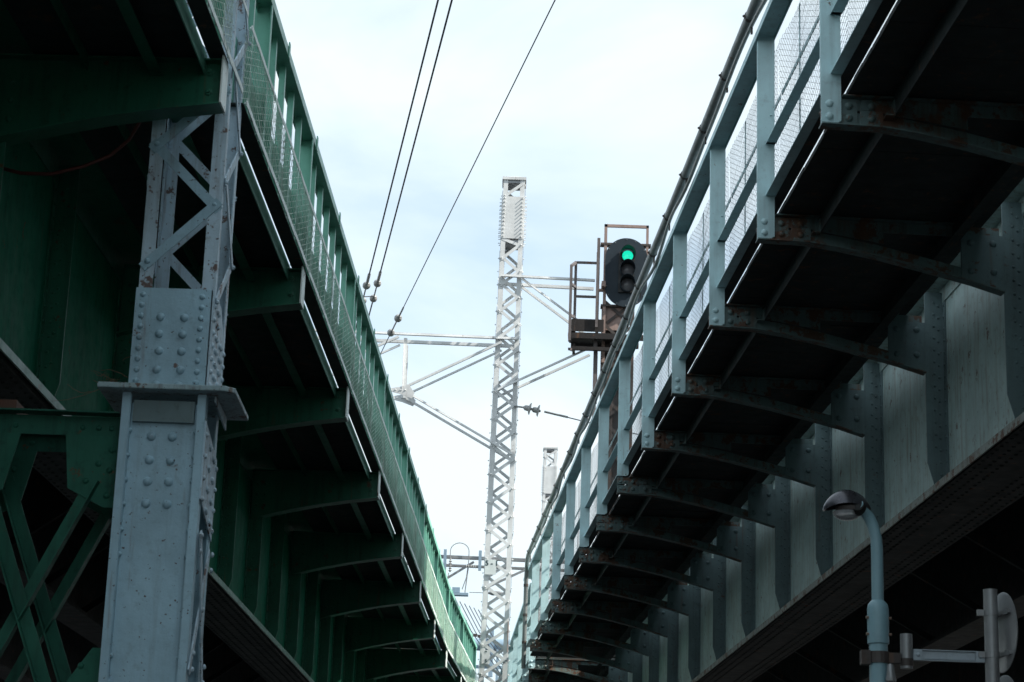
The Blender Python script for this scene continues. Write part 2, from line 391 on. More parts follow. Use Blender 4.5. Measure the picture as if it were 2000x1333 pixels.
for k in range(-9, 21): place('clamp', CL, t, (0, k * 1.16, wav(k * 1.16, .006, 1)))
for z in (1.3, .75, .25): MB().tube([(-.04, 24.2, z), (-.04, 24.2, z + .05)], .046, 12).obj('clamp', DARKM, t)
t = thing('thin_cable', 'thin light grey cable looping below the thick pipe on the blue handrail', 'cable', RL[0], RL[1])
pts = []
for k in range(-40, 95):
    y = k * .25; ph = (y / SR) % 1
    pts.append((-.045 - .012 * math.sin(y * 2), y, 1.715 - .075 * math.sin(math.pi * ph) ** 2 * (1 if int(y // SR) % 3 else .35)))
MB().tube(pts, .017, 8).obj('cable', paint('light_grey_cable', (.34, .35, .34), dirt=(.2, .13, .09), dirt_amt=.6, rust=.3, rough=.5), t, True)

# ================================================================== LEFT BRIDGES (green)
SL = 3.9613
def left_bracket_mesh():
    mb = MB(-1); zt = .062
    bot = [(.012, -.225), (.35, -.268), (.7, -.325), (1.05, -.40), (1.35, -.475), (1.51, -.52)]
    mb.prism(bot + [(1.51, zt), (.012, zt)], -.006, .006)
    for (a, b), (c, d) in zip(bot[:-1], bot[1:]): mb.prism([(a, b), (c, d), (c, d - .012), (a, b - .012)], -.09, .09)
    mb.box(.012, 1.50, -.075, .075, zt + .0005, zt + .011)
    for z in (-.13, .005): mb.dome((.10, -.0065, z), (0, -1, 0), .026, .9, 6, True)
    for x in (1.36, 1.45):
        for z in (-.35, -.22, -.09): mb.dome((x, -.0065, z), (0, -1, 0), .02, .8, 6)
    return mb.mesh('bracket', GREEN)
BRK_L = left_bracket_mesh()
mb = MB(-1); mb.box(.0, .0115, -.10, .095, -.235, .085); END_L = mb.mesh('end_plate', PALEG)
def lpost():
    mb = MB(-1); mb.box(.0, .125, -.006, .006, .12, 1.235); mb.box(-.010, -.0005, -.055, .0, .10, 1.30)
    mb.dome((-.0105, -.03, 1.27), (1, 0, 0), .018, 1.2, 6, True); mb.dome((-.0105, -.03, 1.18), (1, 0, 0), .018, 1.2, 6, True)
    return mb.mesh('post', GREENP)
LPOST = lpost()
mb = MB(-1); mb.box(.030, .078, -.004, .004, .12, 1.235); mb.box(.030, .037, .0042, .045, .12, 1.235); LBAL = mb.mesh('baluster', GREENP)
PLEN = SL / 2
PAN_L = [mesh_panel(PLEN, .10, .66, .130, .050, .0027, -.012, .010, -1, s).mesh('mesh_panel', GWIRE) for s in (2, 5)]
ST_L = stiff_mesh(1.37, 1.53, -1.835, .08, GREEN, -1, .05, .11)
def left_span(name, label, loc, rz, stations, extra_posts, ya, yb, wa, wb, wide, hole=None, group=None):
    root = thing(name, label, 'bridge', loc, rz, group); hole0 = hole
    MB(-1).box(1.53, 1.545, ya, yb, -1.86, .12).obj('girder_web', GREENW, root)
    g = MB(-1); g.box(1.22, 1.84, ya, yb, -1.885, -1.861); g.box(1.245, 1.815, ya + .3, yb - .3, -1.908, -1.8853); g.box(1.26, 1.80, ya + 1, yb - 1, -1.928, -1.9083)
    g.box(1.42, 1.5298, ya, yb, -1.8608, -1.848); g.box(1.517, 1.5297, ya, yb, -1.8478, -1.74)
    y = max(ya, -9)
    while y < min(yb, 30):
        for x in (1.30, 1.39, 1.48, 1.60, 1.69, 1.77): g.dome((x, y, -1.9085 if x > 9 else -1.9285), (0, 0, -1), .017, .6, 6)
        g.dome((1.517, y, -1.79), (-1 * -1, 0, 0), .014, .7, 6)
        y += .13
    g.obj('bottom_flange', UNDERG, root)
    g = MB(-1); g.box(1.205, 1.2195, ya, yb, -1.915, -1.856); g.box(1.22, 1.41, ya, yb, -1.8608, -1.855); g.box(1.41, 1.5165, ya, yb, -1.8478, -1.838); g.obj('flange_edge', GREEN, root)
    g = MB(-1); g.box(1.24, 1.84, ya, yb, .121, .145); g.box(1.518, 1.5298, ya, yb, -.07, .1205)
    y = max(ya, -9)
    while y < min(yb, 30): g.dome((1.518, y, .03 if int(y * 9) % 2 else -.02), (1, 0, 0), .015, .75, 6); y += .11
    g.obj('top_flange', GREEN, root)
    g = MB(-1); g.box(1.30, wide, ya, yb, .146, .6)
    for x in (3.4, 5.6, 7.8, 10.0, 12.2):
        if x < wide: g.box(x, x + .02, ya, yb, -1.8, .1455); g.box(x - .2, x + .22, ya, yb, -1.84, -1.8002)
    y = math.ceil(ya / PLEN) * PLEN
    while y < yb:
        g.box(1.5455, wide - .3, y - .008, y + .008, -.35, .1453); g.box(1.5455, wide - .3, y - .09, y + .09, -.36, -.3502)
        g.bar((1.56, y + .1, -1.7), (3.39, y + .1, -.4), .07, .07); g.bar((1.56, y - .1, -.4), (3.39, y - .1, -1.7), .07, .07)
        y += PLEN
    g.obj('deck', UNDER, root)
    y = stations[0]
    for y in stations:
        place('stiffener', ST_L, root, (0, y + .02, 0)); place('stiffener', ST_L, root, (0, y + PLEN, 0))
    for k, y in enumerate((2.7, 6.5, 8.4)):
        if y < yb and ya < -5:
            g = MB(-1); g.box(1.517, 1.5297, y, y + .30, -1.25 + .12 * k, -.82 + .12 * k)
            for q in range(5): g.box(1.512, 1.5168, y + .03 + .05 * q, y + .055 + .05 * q, -1.22 + .12 * k, -.86 + .12 * k)
            g.obj('maker_plate', GREEN, root)
    # walkway
    g = MB(-1)
    segs = [(wa, wb)] if not hole else [(wa, hole[0]), (hole[1], wb)]
    for a, b in segs: g.box(.136, .96, a, b, .095, .118)
    q = wa
    for y in stations + [wb + .2]:
        if y + .05 > wb + .3 or y < wa - .2: pass
        e = min(y + .42, wb)
        if e > q: g.box(.9602, 1.238, q, e, .095, .118)
        q = max(q, y + .42)
    if hole: g.box(.60, .96, hole[0], hole[1], .095, .118)
    g.obj('walkway_plate', UNDER, root)
    g = MB(-1)
    for a, b in segs:
        g.box(.127, .1355, a + .06, b - .06, -.015, .119)
    g.obj('edge_stringer', GREENP, root)
    g = MB(-1)
    g.box(.47, .478, wa, wb, -.03, .0945); g.box(.40, .4698, wa, wb, -.03, -.022); g.box(.88, .888, wa, wb, .0, .0945)
    g.obj('stringer', GREEN, root)
    g = MB(-1)
    for a, b in segs: g.box(.0, .109, a, b, .0985, .1065)
    g.obj('kerb_plate', UNDER, root)
    g = MB(-1)
    for a, b in segs: g.box(.0785, .0825, a, b, .125, .585)
    g.obj('backing_sheet', GREENP, root)
    def strip(z0, z1, nm):
        g = MB(-1); y = wa
        while y < wb - .01:
            e = min(y + .49, wb); w = random.uniform(-.004, .006)
            if hole0:
                if hole0[0] < y < hole0[1]: y = hole0[1]; e = y + .3
                elif y < hole0[0] < e: e = hole0[0]
            g.box(-.026, -.020, y + .002, e - .002, z0 + w, z1 + w)
            g.dome((-.0262, y + .012, (z0 + z1) / 2 + w), (1, 0, 0), .017, 1.1, 6, True); y = e
        g.obj(nm, PALEG, root)
    strip(.085, .128, 'lower_strip'); strip(.640, .676, 'upper_strip')
    g = MB(-1); g.box(-.012, .095, wa, wb, 1.236, 1.244); g.box(-.012, -.004, wa, wb, 1.2442, 1.31); g.box(.0955, .103, wa, wb, 1.19, 1.244)
    y = wa + .6
    while y < wb:
        g.box(-.022, -.0125, y - .03, y + .03, 1.22, 1.345); y += PLEN
    g.obj('top_rail', GREENP, root)
    for y in stations:
        if y < wa - .1 or y > wb + .1: continue
        b = place('bracket', BRK_L, root, (0, y, 0)); e = place('end_plate', END_L, b)
    for y in extra_posts: place('post', LPOST, root, (0, y, 0))
    ys = []; ep = sorted(extra_posts)
    for a, b in zip(ep[:-1], ep[1:]):
        n = max(1, round((b - a) / .565)); ys += [a + (b - a) * k / n for k in range(1, n)]
    for y in ys:
        if hole0 and hole0[0] < y < hole0[1]: continue
        place('baluster', LBAL, root, (0, y, 0))
    y = wa; k = 0
    while y < wb - .1:
        if hole and y < hole[1] - .1 and y + PLEN > hole[0] + .05:
            y = hole[1] - .10; hole = None; continue
        place('mesh_panel', PAN_L[k % 2], root, (0, y, 0)); y += PLEN; k += 1
    return root
LL = ((-1.7545, 17.0664, 6.90), -.0301)
stl = [-8.33, -4.37] + [i * SL for i in range(0, 7)]
lb1 = left_span('girder_bridge', 'long dark green plate girder bridge on the left, passing behind the riveted column', LL[0], LL[1],
                stl, [-8.0, -5.6, -2.68] + [i * SL for i in range(0, 7)], -48, 23.8, -8.33, 23.74, 15, (-4.30, -3.62), 'steel bridges on the left')
left_span('girder_bridge', 'far end of the green bridge with sunlit mesh parapet beside the white mast', (-1.033, 40.85, 6.90), -.056,
          [.02, SL, 2 * SL], [.02, SL, 2 * SL + .2], -.05, 8.6, .0, 8.3, 15, None, 'steel bridges on the left')

# ================================================================== NEAR COLUMN
t = thing('riveted_column', 'tall blue-grey riveted column rising past the edge of the green bridge', 'column', (0, 0, 0))
YF = 12.9; YB = 13.52
def rv(g, c, n, r=.016, big=False): g.dome(c, n, r, .85, 8 if big else 7)
# lower shaft
g = MB(); XL_, XR_ = -2.405, -1.885
g.box(XL_ + .05, XR_ - .05, YF + .050, YF + .060, 0, 4.78); g.obj('shaft_web', COLP, t)
g = MB()
for x0, x1 in ((XL_, XL_ + .050), (XR_ - .050, XR_)):
    g.box(x0, x1, YF + .0, YF + .012, 0, 4.835); 
for x0, x1 in ((XL_, XL_ + .012), (XR_ - .012, XR_)):
    g.box(x0, x1, YF + .0122, YF + .10, 0, 4.835); g.box(x0, x1, YB - .09, YB - .0122, 0, 4.835)
g.box(XL_, XL_ + .08, YB - .012, YB, 0, 4.835); g.box(XR_ - .08, XR_, YB - .012, YB, 0, 4.835)
g.box(XL_ + .0122, XL_ + .055, YF + .0125, YF + .0499, 0, 4.83); g.box(XR_ - .055, XR_ - .0122, YF + .0125, YF + .0499, 0, 4.83)
g.obj('shaft_flange', COLP, t)
g = MB(); g.box(XL_ + .0805, XR_ - .0805, YB - .0115, YB - .001, 0, 4.83); g.obj('rear_web', COLP, t)
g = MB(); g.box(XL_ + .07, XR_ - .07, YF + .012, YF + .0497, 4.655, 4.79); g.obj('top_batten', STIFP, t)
g = MB(); z = 4.56
for z in (4.57, 4.42, 4.285, 4.145):
    for x in (-2.215, -2.085): rv(g, (x, YF + .050, z), (0, -1, 0), .030, True)
for z in [4.60 - .155 * k for k in range(0, 28)]:
    if 3.35 < z < 3.72: continue
    for x, n in ((XL_ + .0555, 1), (XR_ - .0555, -1)): rv(g, (x, YF + .032, z), (n, 0, 0), .017)
g.obj('shaft_rivet', COLP, t, True)
# side face: gussets and lacing
g = MB(); XS = XR_ + .0005
g.prismx([(YF + .01, 4.67), (YB - .01, 4.55), (YB - .01, 4.02), (YF + .01, 4.18)], XS, XS + .010)
g.prismx([(YF + .01, 3.02), (YB - .01, 2.86), (YB - .01, 2.2), (YF + .01, 2.2)], XS, XS + .010)
for k in range(4):
    for y in (YF + .05, YF + .22, YF + .26, YF + .41, YF + .45, YB - .05):
        z = 4.60 - .135 * k - (y - YF) * .2
        rv(g, (XS + .010, y, z), (1, 0, 0), .019)
for k in range(4):
    for y in (YF + .05, YB - .05): rv(g, (XS + .010, y, 2.9 - .15 * k), (1, 0, 0), .019)
g.obj('side_gusset', COLR, t, True)
g = MB(); zs = [4.10, 3.55, 3.05]
g.bar((XS + .008, YF + .05, 3.12), (XS + .008, YB - .05, 3.95), .010, .065, (0, 0, 1)); g.bar((XS + .019, YF + .05, 3.98), (XS + .019, YB - .05, 3.10), .010, .065, (0, 0, 1))
g.bar((XS + .008, YF + .05, 1.3), (XS + .008, YB - .05, 2.1), .010, .065); g.bar((XS + .008, YF + .05, 1.3), (XS + .008, YB - .05, .5), .010, .065)
for y, z in ((YF + .05, 3.14), (YF + .05, 3.24), (YB - .05, 3.93), (YB - .05, 3.83), (YB - .05, 3.12), (YB - .05, 3.22), (YF + .05, 3.96), (YF + .05, 3.86), (YF + .31, 3.54)):
    rv(g, (XS + .024, y, z), (1, 0, 0), .019)
g.obj('side_lacing', COLR, t, True)
# cap
cp = MB(); v = [(-2.55, YF - .10), (-1.76, YF - .10), (-1.70, YF - .04), (-1.70, YB + .06), (-2.55, YB + .06)]
cp.add([(a, b, 4.838) for a, b in v] + [(a, b, 4.872) for a, b in v], [tuple(range(5)), tuple(range(9, 4, -1))] + [(i, (i + 1) % 5, 5 + (i + 1) % 5, 5 + i) for i in range(5)])
o = cp.obj('cap_plate', paint('cap_paint', (.34, .47, .50), dirt=(.09, .07, .06), dirt_amt=.8, rust=.7, rough=.6, chips=.9, bump=.4), t)
bv = o.modifiers.new('bevel', 'BEVEL'); bv.width = .006; bv.segments = 2
g = MB(); g.prismx([(YF + .05, 4.837), (YB - .02, 4.837), (YB - .02, 4.75), (YF + .05, 4.80)], -1.84, -1.83); g.obj('cap_rib', COLR, t)
# riveted box above the cap
UX0, UX1 = -2.375, -1.880
g = MB(); g.box(UX0, UX1 - .02, YF - .008, YF + .002, 4.873, 5.515); g.box(UX0, UX1 - .02, YB - .002, YB + .008, 4.873, 5.515)
for z in [4.91 + .070 * k for k in range(9)]:
    rv(g, (UX0 + .045, YF - .008, z), (0, -1, 0), .020); rv(g, (UX1 - .075, YF - .008, z - .004), (0, -1, 0), .020)
for z in (4.885, 4.985, 5.105, 5.215, 5.325):
    for x in (-2.205, -2.06): rv(g, (x + random.uniform(-.004, .004), YF - .008, z), (0, -1, 0), .028, True)
g.obj('front_gusset', COLP, t, True)
g = MB(); g.prismx([(YF + .0, 4.873), (YB, 4.873), (YB, 5.30), (YF + .35, 5.50), (YF + .0, 5.515)], UX1 - .012, UX1 - .002)
g.box(UX1 - .0195, UX1 - .0125, YF + .003, YF + .05, 4.873, 5.515)
for z in [4.91 + .085 * k for k in range(7)]:
    for y in (YF + .045, YF + .17, YF + .23, YF + .37, YF + .43, YB - .045):
        if z > 5.25 and y > YF + .3: continue
        rv(g, (UX1 - .002, y, z), (1, 0, 0), .020)
g.box(UX0 + .0, UX0 + .01, YF + .003, YB - .003, 4.873, 5.5)
g.obj('side_gusset', COLR, t, True)
# lattice legs
g = MB(); zt_ = 13.5
for x, sx_ in ((UX0 + .012, 1), (UX1 + .0, -1)):
    for y, sy in ((YF + .003, 1), (YB - .003, -1)):
        xa, xb = sorted((x, x + sx_ * .085)); ya, yb = sorted((y, y + sy * .009)); g.box(xa, xb, ya, yb, 4.873, zt_)
        xa, xb = sorted((x, x + sx_ * .009)); ya, yb = sorted((y + sy * .0092, y + sy * .075)); g.box(xa, xb, ya, yb, 4.873, zt_)
g.obj('lattice_leg', COLR, t)
def lace(z0, n, fx0, fx1, y, first_left, hp=.40):
    g = MB(); left = first_left
    for k in range(n):
        a = (fx0, y, z0 + hp * k) if left else (fx1, y, z0 + hp * k); b = (fx1, y, z0 + hp * (k + 1)) if left else (fx0, y, z0 + hp * (k + 1))
        d = (Vector(b) - Vector(a)).normalized() * .045
        g.bar(Vector(a) - d, Vector(b) + d, .062, .009, (0, -1, 0))
        rv(g, (a[0], y - .005, a[2] + .01), (0, -1, 0), .019, True); left = not left
        y += .0094 if k % 2 == 0 else -.0094
    return g
lace(5.68, 18, UX0 + .055, UX1 - .045, YF - .004, True, .395).obj('front_lacing', COLP, t)
lace(5.55, 18, UX0 + .055, UX1 - .045, YB + .010, False, .40).obj('rear_lacing', COLR, t)
g = MB(); left = True
for k in range(19):
    z = 5.45 + .40 * k; a = (UX1 + .006 + (.0095 if k % 2 else 0), YF + .04 if left else YB - .04, z); b = (a[0], YB - .04 if left else YF + .04, z + .40)
    g.bar(a, b, .009, .058, (0, 0, 1)); rv(g, (a[0] + .006, a[1], z), (1, 0, 0), .018)
    a = (UX0 + .006, a[1], z); b = (UX0 + .006, b[1], z + .4); g.bar(a, b, .009, .058, (0, 0, 1)); left = not left
g.obj('side_lacing', COLR, t)

# ================================================================== TRESTLE
t = thing('cross_braced_frame', 'green cross-braced steel frame meeting the column at lower left', 'steel frame', (-2.42, 13.0, 0))
def TX(x): return x + 2.42
for dy in (0, .5):
    g = MB(); y = dy + .03
    g.box(-6, -.005, y, y + .010, 4.578, 4.700); g.box(-6, -.005, y + (.0102 if dy == 0 else -.10), y + (.10 if dy == 0 else -.0002), 4.690, 4.700)
    if dy == 0: g.box(-6, -.005, -.075, .0298, 4.704, 4.714)
    for x in (-.06, -.14, -.24, -.66, -.85, -.98, -1.4, -1.6, -1.9): g.dome((x, y - .0005, 4.63), (0, -1, 0), .019, .7)
    g.obj('top_chord', GREEND, t)
    g = MB(); y = dy + .0405
    g.prism([(-.34, 4.577), (-.005, 4.577), (-.005, 4.125), (-.07, 4.125), (-.30, 4.24), (-.33, 4.5)], y - .022, y - .012); g.obj('gusset_plate', GREEND, t); g = MB()
    g.prism([(-1.35, 4.577), (-.62, 4.577), (-.70, 4.22), (-.95, 4.10), (-1.25, 4.22)], y - .022, y - .012)
    for x, z in ((-.12, 4.40), (-.19, 4.29), (-.045, 4.49), (-.05, 4.36), (-.055, 4.2), (-.56 - .2, 4.45), (-.8, 4.3), (-1.0, 4.45)): g.dome((x, y - .0225, z), (0, -1, 0), .021, .7)
    g.obj('gusset_plate', GREEND, t); g = MB()
    g.prism([(-.22, 3.02), (-.06, 3.26), (-.005, 3.26), (-.005, 2.4), (-.3, 2.4), (-.35, 2.9)], y - .022, y - .012)
    g.dome((-.12, y - .0225, 3.15), (0, -1, 0), .021, .7)
    g.obj('gusset_plate', GREEND, t)
    g = MB(); y = dy + .012; s = .06 if dy else 0
    g.angle((-.90 + s, y, 4.5), (-.22 + s, y, 2.75), .085, (0, -1, 0), .009, 1)
    g.angle((-.14 + s, y + .02, 4.30), (-.86 + s, y + .02, 2.75), .085, (0, -1, 0), .009, -1)
    g.angle((-.14 + s, y, 1.0), (-.86 + s, y, 2.75), .085, (0, -1, 0), .009, 1); g.angle((-.9 + s, y + .02, 1.0), (-.2 + s, y + .02, 2.75), .085, (0, -1, 0), .009, 1)
    g.angle((-1.0 + s, y, 4.5), (-1.75 + s, y, 2.75), .085, (0, -1, 0), .009, 1)
    g.obj('cross_brace', GREEND, t)
g = MB(); g.box(-6, -.005, 0, .10, 2.35, 2.44); g.box(-6, -.005, .45, .55, 2.35, 2.44); g.obj('bottom_chord', GREEND, t)
# timber block on the frame
tag(MB().box(-3.40, -3.095, 13.06, 13.4, 4.716, 4.80).obj('timber_block', WOOD), 'small reddish timber block on the green frame at far left', 'timber block')
# vine
g = MB()
def twig(a, b, sag, r):
    a = Vector(a); b = Vector(b); pts = []
    for k in range(9):
        q = k / 8; p = a.lerp(b, q); p.z -= sag * math.sin(math.pi * q); p += Vector((random.uniform(-1, 1), random.uniform(-1, 1), random.uniform(-1, 1))) * .004; pts.append(p)
    g.tube(pts, [r * (1 - .6 * k / 8) for k in range(9)], 5)
twig((-2.38, 13.05, 4.88), (-2.62, 13.0, 4.99), -.01, .0035); twig((-2.38, 13.05, 4.88), (-2.59, 13.05, 4.94), -.02, .0035)
twig((-2.40, 13.05, 4.90), (-2.62, 13.0, 4.93), .02, .003); twig((-2.5, 13.05, 4.93), (-2.86, 13.0, 4.78), .02, .0025); twig((-2.6, 13.0, 4.86), (-2.78, 13.0, 4.90), .03, .0025)
twig((-2.36, 12.99, 5.06), (-2.44, 12.97, 5.05), -.03, .004); twig((-2.36, 13.0, 5.56), (-2.40, 12.96, 5.62), .0, .003); twig((-2.40, 13.0, 4.95), (-2.58, 13.02, 5.00), -.02, .003)
for k in range(16):
    q = random.random(); a = Vector((-2.40 - .2 * q, 13.03, 4.89 + .08 * q)); twig(a, a + Vector((random.uniform(-.06, .05), random.uniform(-.03, .03), random.uniform(-.02, .06))), 0, .0022)
tag(g.obj('dry_vine', TWIG), 'dry brown twigs caught beside the base of the riveted column', 'dried vine')
# red hanging cable
tag(MB().tube([(-3.5, 13.2, 6.42), (-3.25, 13.2, 6.36), (-3.05, 13.2, 6.36), (-2.85, 13.2, 6.42), (-2.68, 13.2, 6.50), (-2.56, 13.2, 6.62), (-2.5, 13.2, 6.75)], .013, 8).obj('sagging_cable', REDC, None, True),
    'dull red cable sagging under the green bridge bracket', 'cable')

# ================================================================== LATTICE MASTS
def mast(name, label, x0, x1, xt0, xt1, y, depth, zb, zt, period, plate, gsteps=True):
    """x0,x1: edges at height zb, xt0,xt1 at zt"""
    t = thing(name, label, 'mast', ((x0 + x1) / 2, y, 0), 0, 'white lattice masts between the bridges')
    cx = (x0 + x1) / 2
    def ex(z): q = (z - zb) / (zt - zb); return (x0 + (xt0 - x0) * q - cx, x1 + (xt1 - x1) * q - cx)
    g = MB()
    A, B = ex(zb), ex(zt); A0, B0 = ex(0.0), ex(zt)
    for k, s in ((0, 1), (1, -1)):
        for yy, sy in ((0, 1), (depth, -1)):
            p = Vector((A0[k] + s * .047, yy, 0)); q = Vector((B0[k] + s * .047, yy, zt)); g.bar(p, q, .095, .010, (0, -1, 0))
            p = Vector((A0[k] + s * .005, yy + sy * .05, 0)); q = Vector((B0[k] + s * .005, yy + sy * .05, zt)); g.bar(p, q, .010, .085, (0, -1, 0))
    g.obj('leg', WHITE, t)
    bolts = MB(); top = zt - .1
    faces = [MB() for _ in range(4)]; z = 3.0; k_ = 0
    while z < top - .02:
        if plate and plate[0] - .05 < z < plate[1] - .1: z = plate[1] + .02; continue
        zn = min(z + period, top)
        if plate and z < plate[0] and zn > plate[0]: zn = plate[0] - .02
        a, b = ex(z), ex(zn); p, q = (0, 1) if k_ % 2 else (1, 0); sp, sq = (1, -1) if k_ % 2 else (-1, 1); o = .0094 * (k_ % 2)
        e = (zn - z) * .10
        faces[0].bar((a[p] + sp * .03, -.0055 - o, z - e), (b[q] + sq * .03, -.0055 - o, zn + e), .062, .008, (0, -1, 0))
        faces[1].bar((a[q] - sp * .03, depth + .0055 + o, z - e), (b[p] - sq * .03, depth + .0055 + o, zn + e), .062, .008, (0, -1, 0))
        ya, yb = (.03, depth - .03) if k_ % 2 else (depth - .03, .03)
        faces[2].bar((a[0] - .005 - o, ya, z), (b[0] - .005 - o, yb, zn), .008, .06, (0, 0, 1)); faces[3].bar((a[1] + .005 + o, yb, z), (b[1] + .005 + o, ya, zn), .008, .06, (0, 0, 1))
        bolts.dome((a[p] + sp * .035, -.019, z), (0, -1, 0), .016, 1.2, 6)
        bolts.dome((a[0] - .016, .04, z), (-1, 0, 0), .015, 1.8, 6); bolts.dome((a[1] + .016, .04, z), (1, 0, 0), .015, 1.8, 6)
        z = zn if zn < top else top; k_ += 1
    for g in faces: g.obj('lacing', WHITE, t)
    if plate:
        a = ex((plate[0] + plate[1]) / 2); g = MB(); a0, a1 = ex(plate[0]), ex(plate[1])
        g.prism([(a0[0] + .0, plate[0]), (a0[1] - .0, plate[0]), (a1[1] - .0, plate[1]), (a1[0], plate[1])], -.017, -.006)
        g.prism([(a0[0] + .0, plate[0]), (a0[1] - .0, plate[0]), (a1[1] - .0, plate[1]), (a1[0], plate[1])], depth + .006, depth + .017)
        for k in (0, 1):
            s = (-1, 1)[k]; g.box(min(a[k], a[k] + s * .017), max(a[k], a[k] + s * .017), .0, depth, plate[0], plate[1])
        g.obj('splice_plate', WHITE, t)
        n = 11; h = plate[1] - plate[0]
        for k in range(n):
            z = plate[0] + h * (k + .5) / n; e = ex(z)
            for xx in (e[0] + .04, e[1] - .04):
                bolts.tube([(xx, -.016, z), (xx, -.060, z)], .011, 6); bolts.dome((xx, -.017, z), (0, -1, 0), .020, .8, 6)
            for q in (0, 1):
                s = (-1, 1)[q]; bolts.tube([(e[q] + s * .015, .05, z), (e[q] + s * .062, .05, z)], .009, 6); bolts.tube([(e[q] + s * .015, depth - .05, z), (e[q] + s * .062, depth - .05, z)], .009, 6)
        g = MB()
        for z in (plate[0] - .06,):
            e = ex(z); g.box(e[0] + .01, e[1] - .01, .012, depth - .012, z - .03, z + .03)
        g.obj('tie_plate', GALV, t)
    bolts.obj('bolts', WHITE, t)
    g = MB(); e = ex(zt); g.box(e[0] - .03, e[1] + .03, -.03, depth + .03, zt, zt + .06); g.obj('cap_frame', WHITE, t)
    g = MB(); vs = [(e[0] - .03, -.03, zt + .061), (e[1] + .03, -.03, zt + .061), (e[1] + .03, depth + .03, zt + .061), (e[0] - .03, depth + .03, zt + .061), ((e[0] + e[1]) / 2, depth / 2, zt + .17)]
    g.add(vs, [(0, 1, 2, 3), (0, 1, 4), (1, 2, 4), (2, 3, 4), (3, 0, 4)]); g.obj('cap', WHITE, t)
    g = MB(); e = ex(zt); g.box(e[0] + .02, e[1] - .02, .01, depth - .01, zt - .06, zt - .002); g.obj('top_plate', GALV, t)
    return t, ex
m1, EX = mast('lattice_mast', 'tall white lattice mast with side arms standing in the gap between both bridges', -.42, .13, -.285, .155, 42, .5, 6.54, 16.97, .285, (15.68, 16.60))
MXC = (-.42 + .13) / 2
def arm_truss(parent, bars, y0, y1, name, w=.046):
    for yy in (y0, y1):
        g = MB()
        for a, b in bars: g.angle((a[0] - MXC, yy, a[1]), (b[0] - MXC, yy, b[1]), w, (0, 0, 1) if abs(a[0] - b[0]) > .2 else (1, 0, 0), .009, 1 if yy > .2 else -1)
        g.obj(name, WHITE, parent)
FY, BY = -.055, .555
arm_truss(m1, [((-7.5, 13.56), (.11, 13.50))], FY, BY, 'left_arm_chord', .062)
arm_truss(m1, [((-.20, 13.42), (-2.13, 12.40)), ((-2.15, 12.33), (.06, 11.10)), ((-2.30, 13.46), (-4.3, 12.45)), ((-4.3, 12.42), (-6.3, 13.46))], FY, BY, 'left_arm_brace')
arm_truss(m1, [((-2.20, 13.46), (-2.19, 12.34))], FY, BY, 'left_arm_post', .07)
g = MB()
for yy in (FY - .02, BY + .02):
    g.prism([(-2.50 - MXC, 12.36), (-2.05 - MXC, 12.46), (-1.93 - MXC, 12.30), (-1.98 - MXC, 12.18), (-2.2 - MXC, 12.26), (-2.45 - MXC, 12.32)], yy - .005, yy + .005)
    for k in range(4): g.dome((-2.42 + .1 * k - MXC, yy - .005, 12.35), (0, -1, 0), .018, 1, 6)
    g.obj('arm_gusset', WHITE, m1); g = MB()
arm_truss(m1, [((-.28, 14.84), (1.66, 14.80))], FY, BY, 'right_arm_chord', .062)
arm_truss(m1, [((.15, 14.80), (1.62, 13.72)), ((-.25, 12.42), (1.62, 13.38))], FY, BY, 'right_arm_brace')
# number plate 5-1
pl = MB().box(-.24, -.015, -.045, -.038, 8.66, 8.96).obj('number_plate', SIGNW, m1)
def text(s, size, loc, parent, mat, rot=(math.pi / 2, 0, 0), name='lettering'):
    cu = bpy.data.curves.new(name, 'FONT'); cu.body = s; cu.size = size; cu.extrude = .001; cu.offset = size * .03
    o = bpy.data.objects.new('tmp', cu); COL.objects.link(o)
    me = bpy.data.meshes.new_from_object(o.evaluated_get(bpy.context.evaluated_depsgraph_get())); bpy.data.objects.remove(o)
    me.name = name; me.materials.clear(); me.materials.append(mat)
    return place(name, me, parent, loc, rot)
text('5 - 1', .14, (-.235, -.0475, 8.84), pl, INK)
pl2 = MB().box(-.235, -.075, -.030, -.026, 6.9, 7.17).obj('number_plate', WHITE, m1)
text('9', .09, (-.18, -.0325, 7.09), pl2, INK); text('5', .09, (-.175, -.0325, 6.93), pl2, INK)
# rusted strip on right leg
MB().box(.255 - .0, .27, -.04, .06, 7.15, 7.75).obj('rust_stained_plate', RUSTP, m1)
m2, _ = mast('lattice_mast', 'smaller distant white lattice mast just left of the blue handrail', 1.27, 1.80, 1.29, 1.75, 75, .5, 14, 18.85, .31, (17.2, 18.2))

# stay wire with insulators to the right
t = thing('stay_wire', 'short stay wire with white disc insulators running right from the big mast', 'wire', (.08, 41.95, 12.1))
MB().tube([(0, 0, 0), (.25, 0, -.02)], .018, 6).obj('clevis', GALV, t)
MB().tube([(.62, 0, -.09), (1.5, .0, -.28), (5.5, .1, -1.1)], .011, 6).obj('wire', WIRE, t)
MB().tube([(.62, 0, -.09), (1.1, .0, -.19)], .022, 6).obj('turnbuckle', GALV, t)
for x in (.33, .50):
    MB().lathe([(.02, -.14), (.055, -.10), (.06, -.03), (.10, -.02), (.125, .0), (.125, .012), (.03, .02), (.018, .05)], (x, 0, -.035 - (x - .3) * .2), (1, 0, -.2), 14).obj('insulator', PORC, t, True)

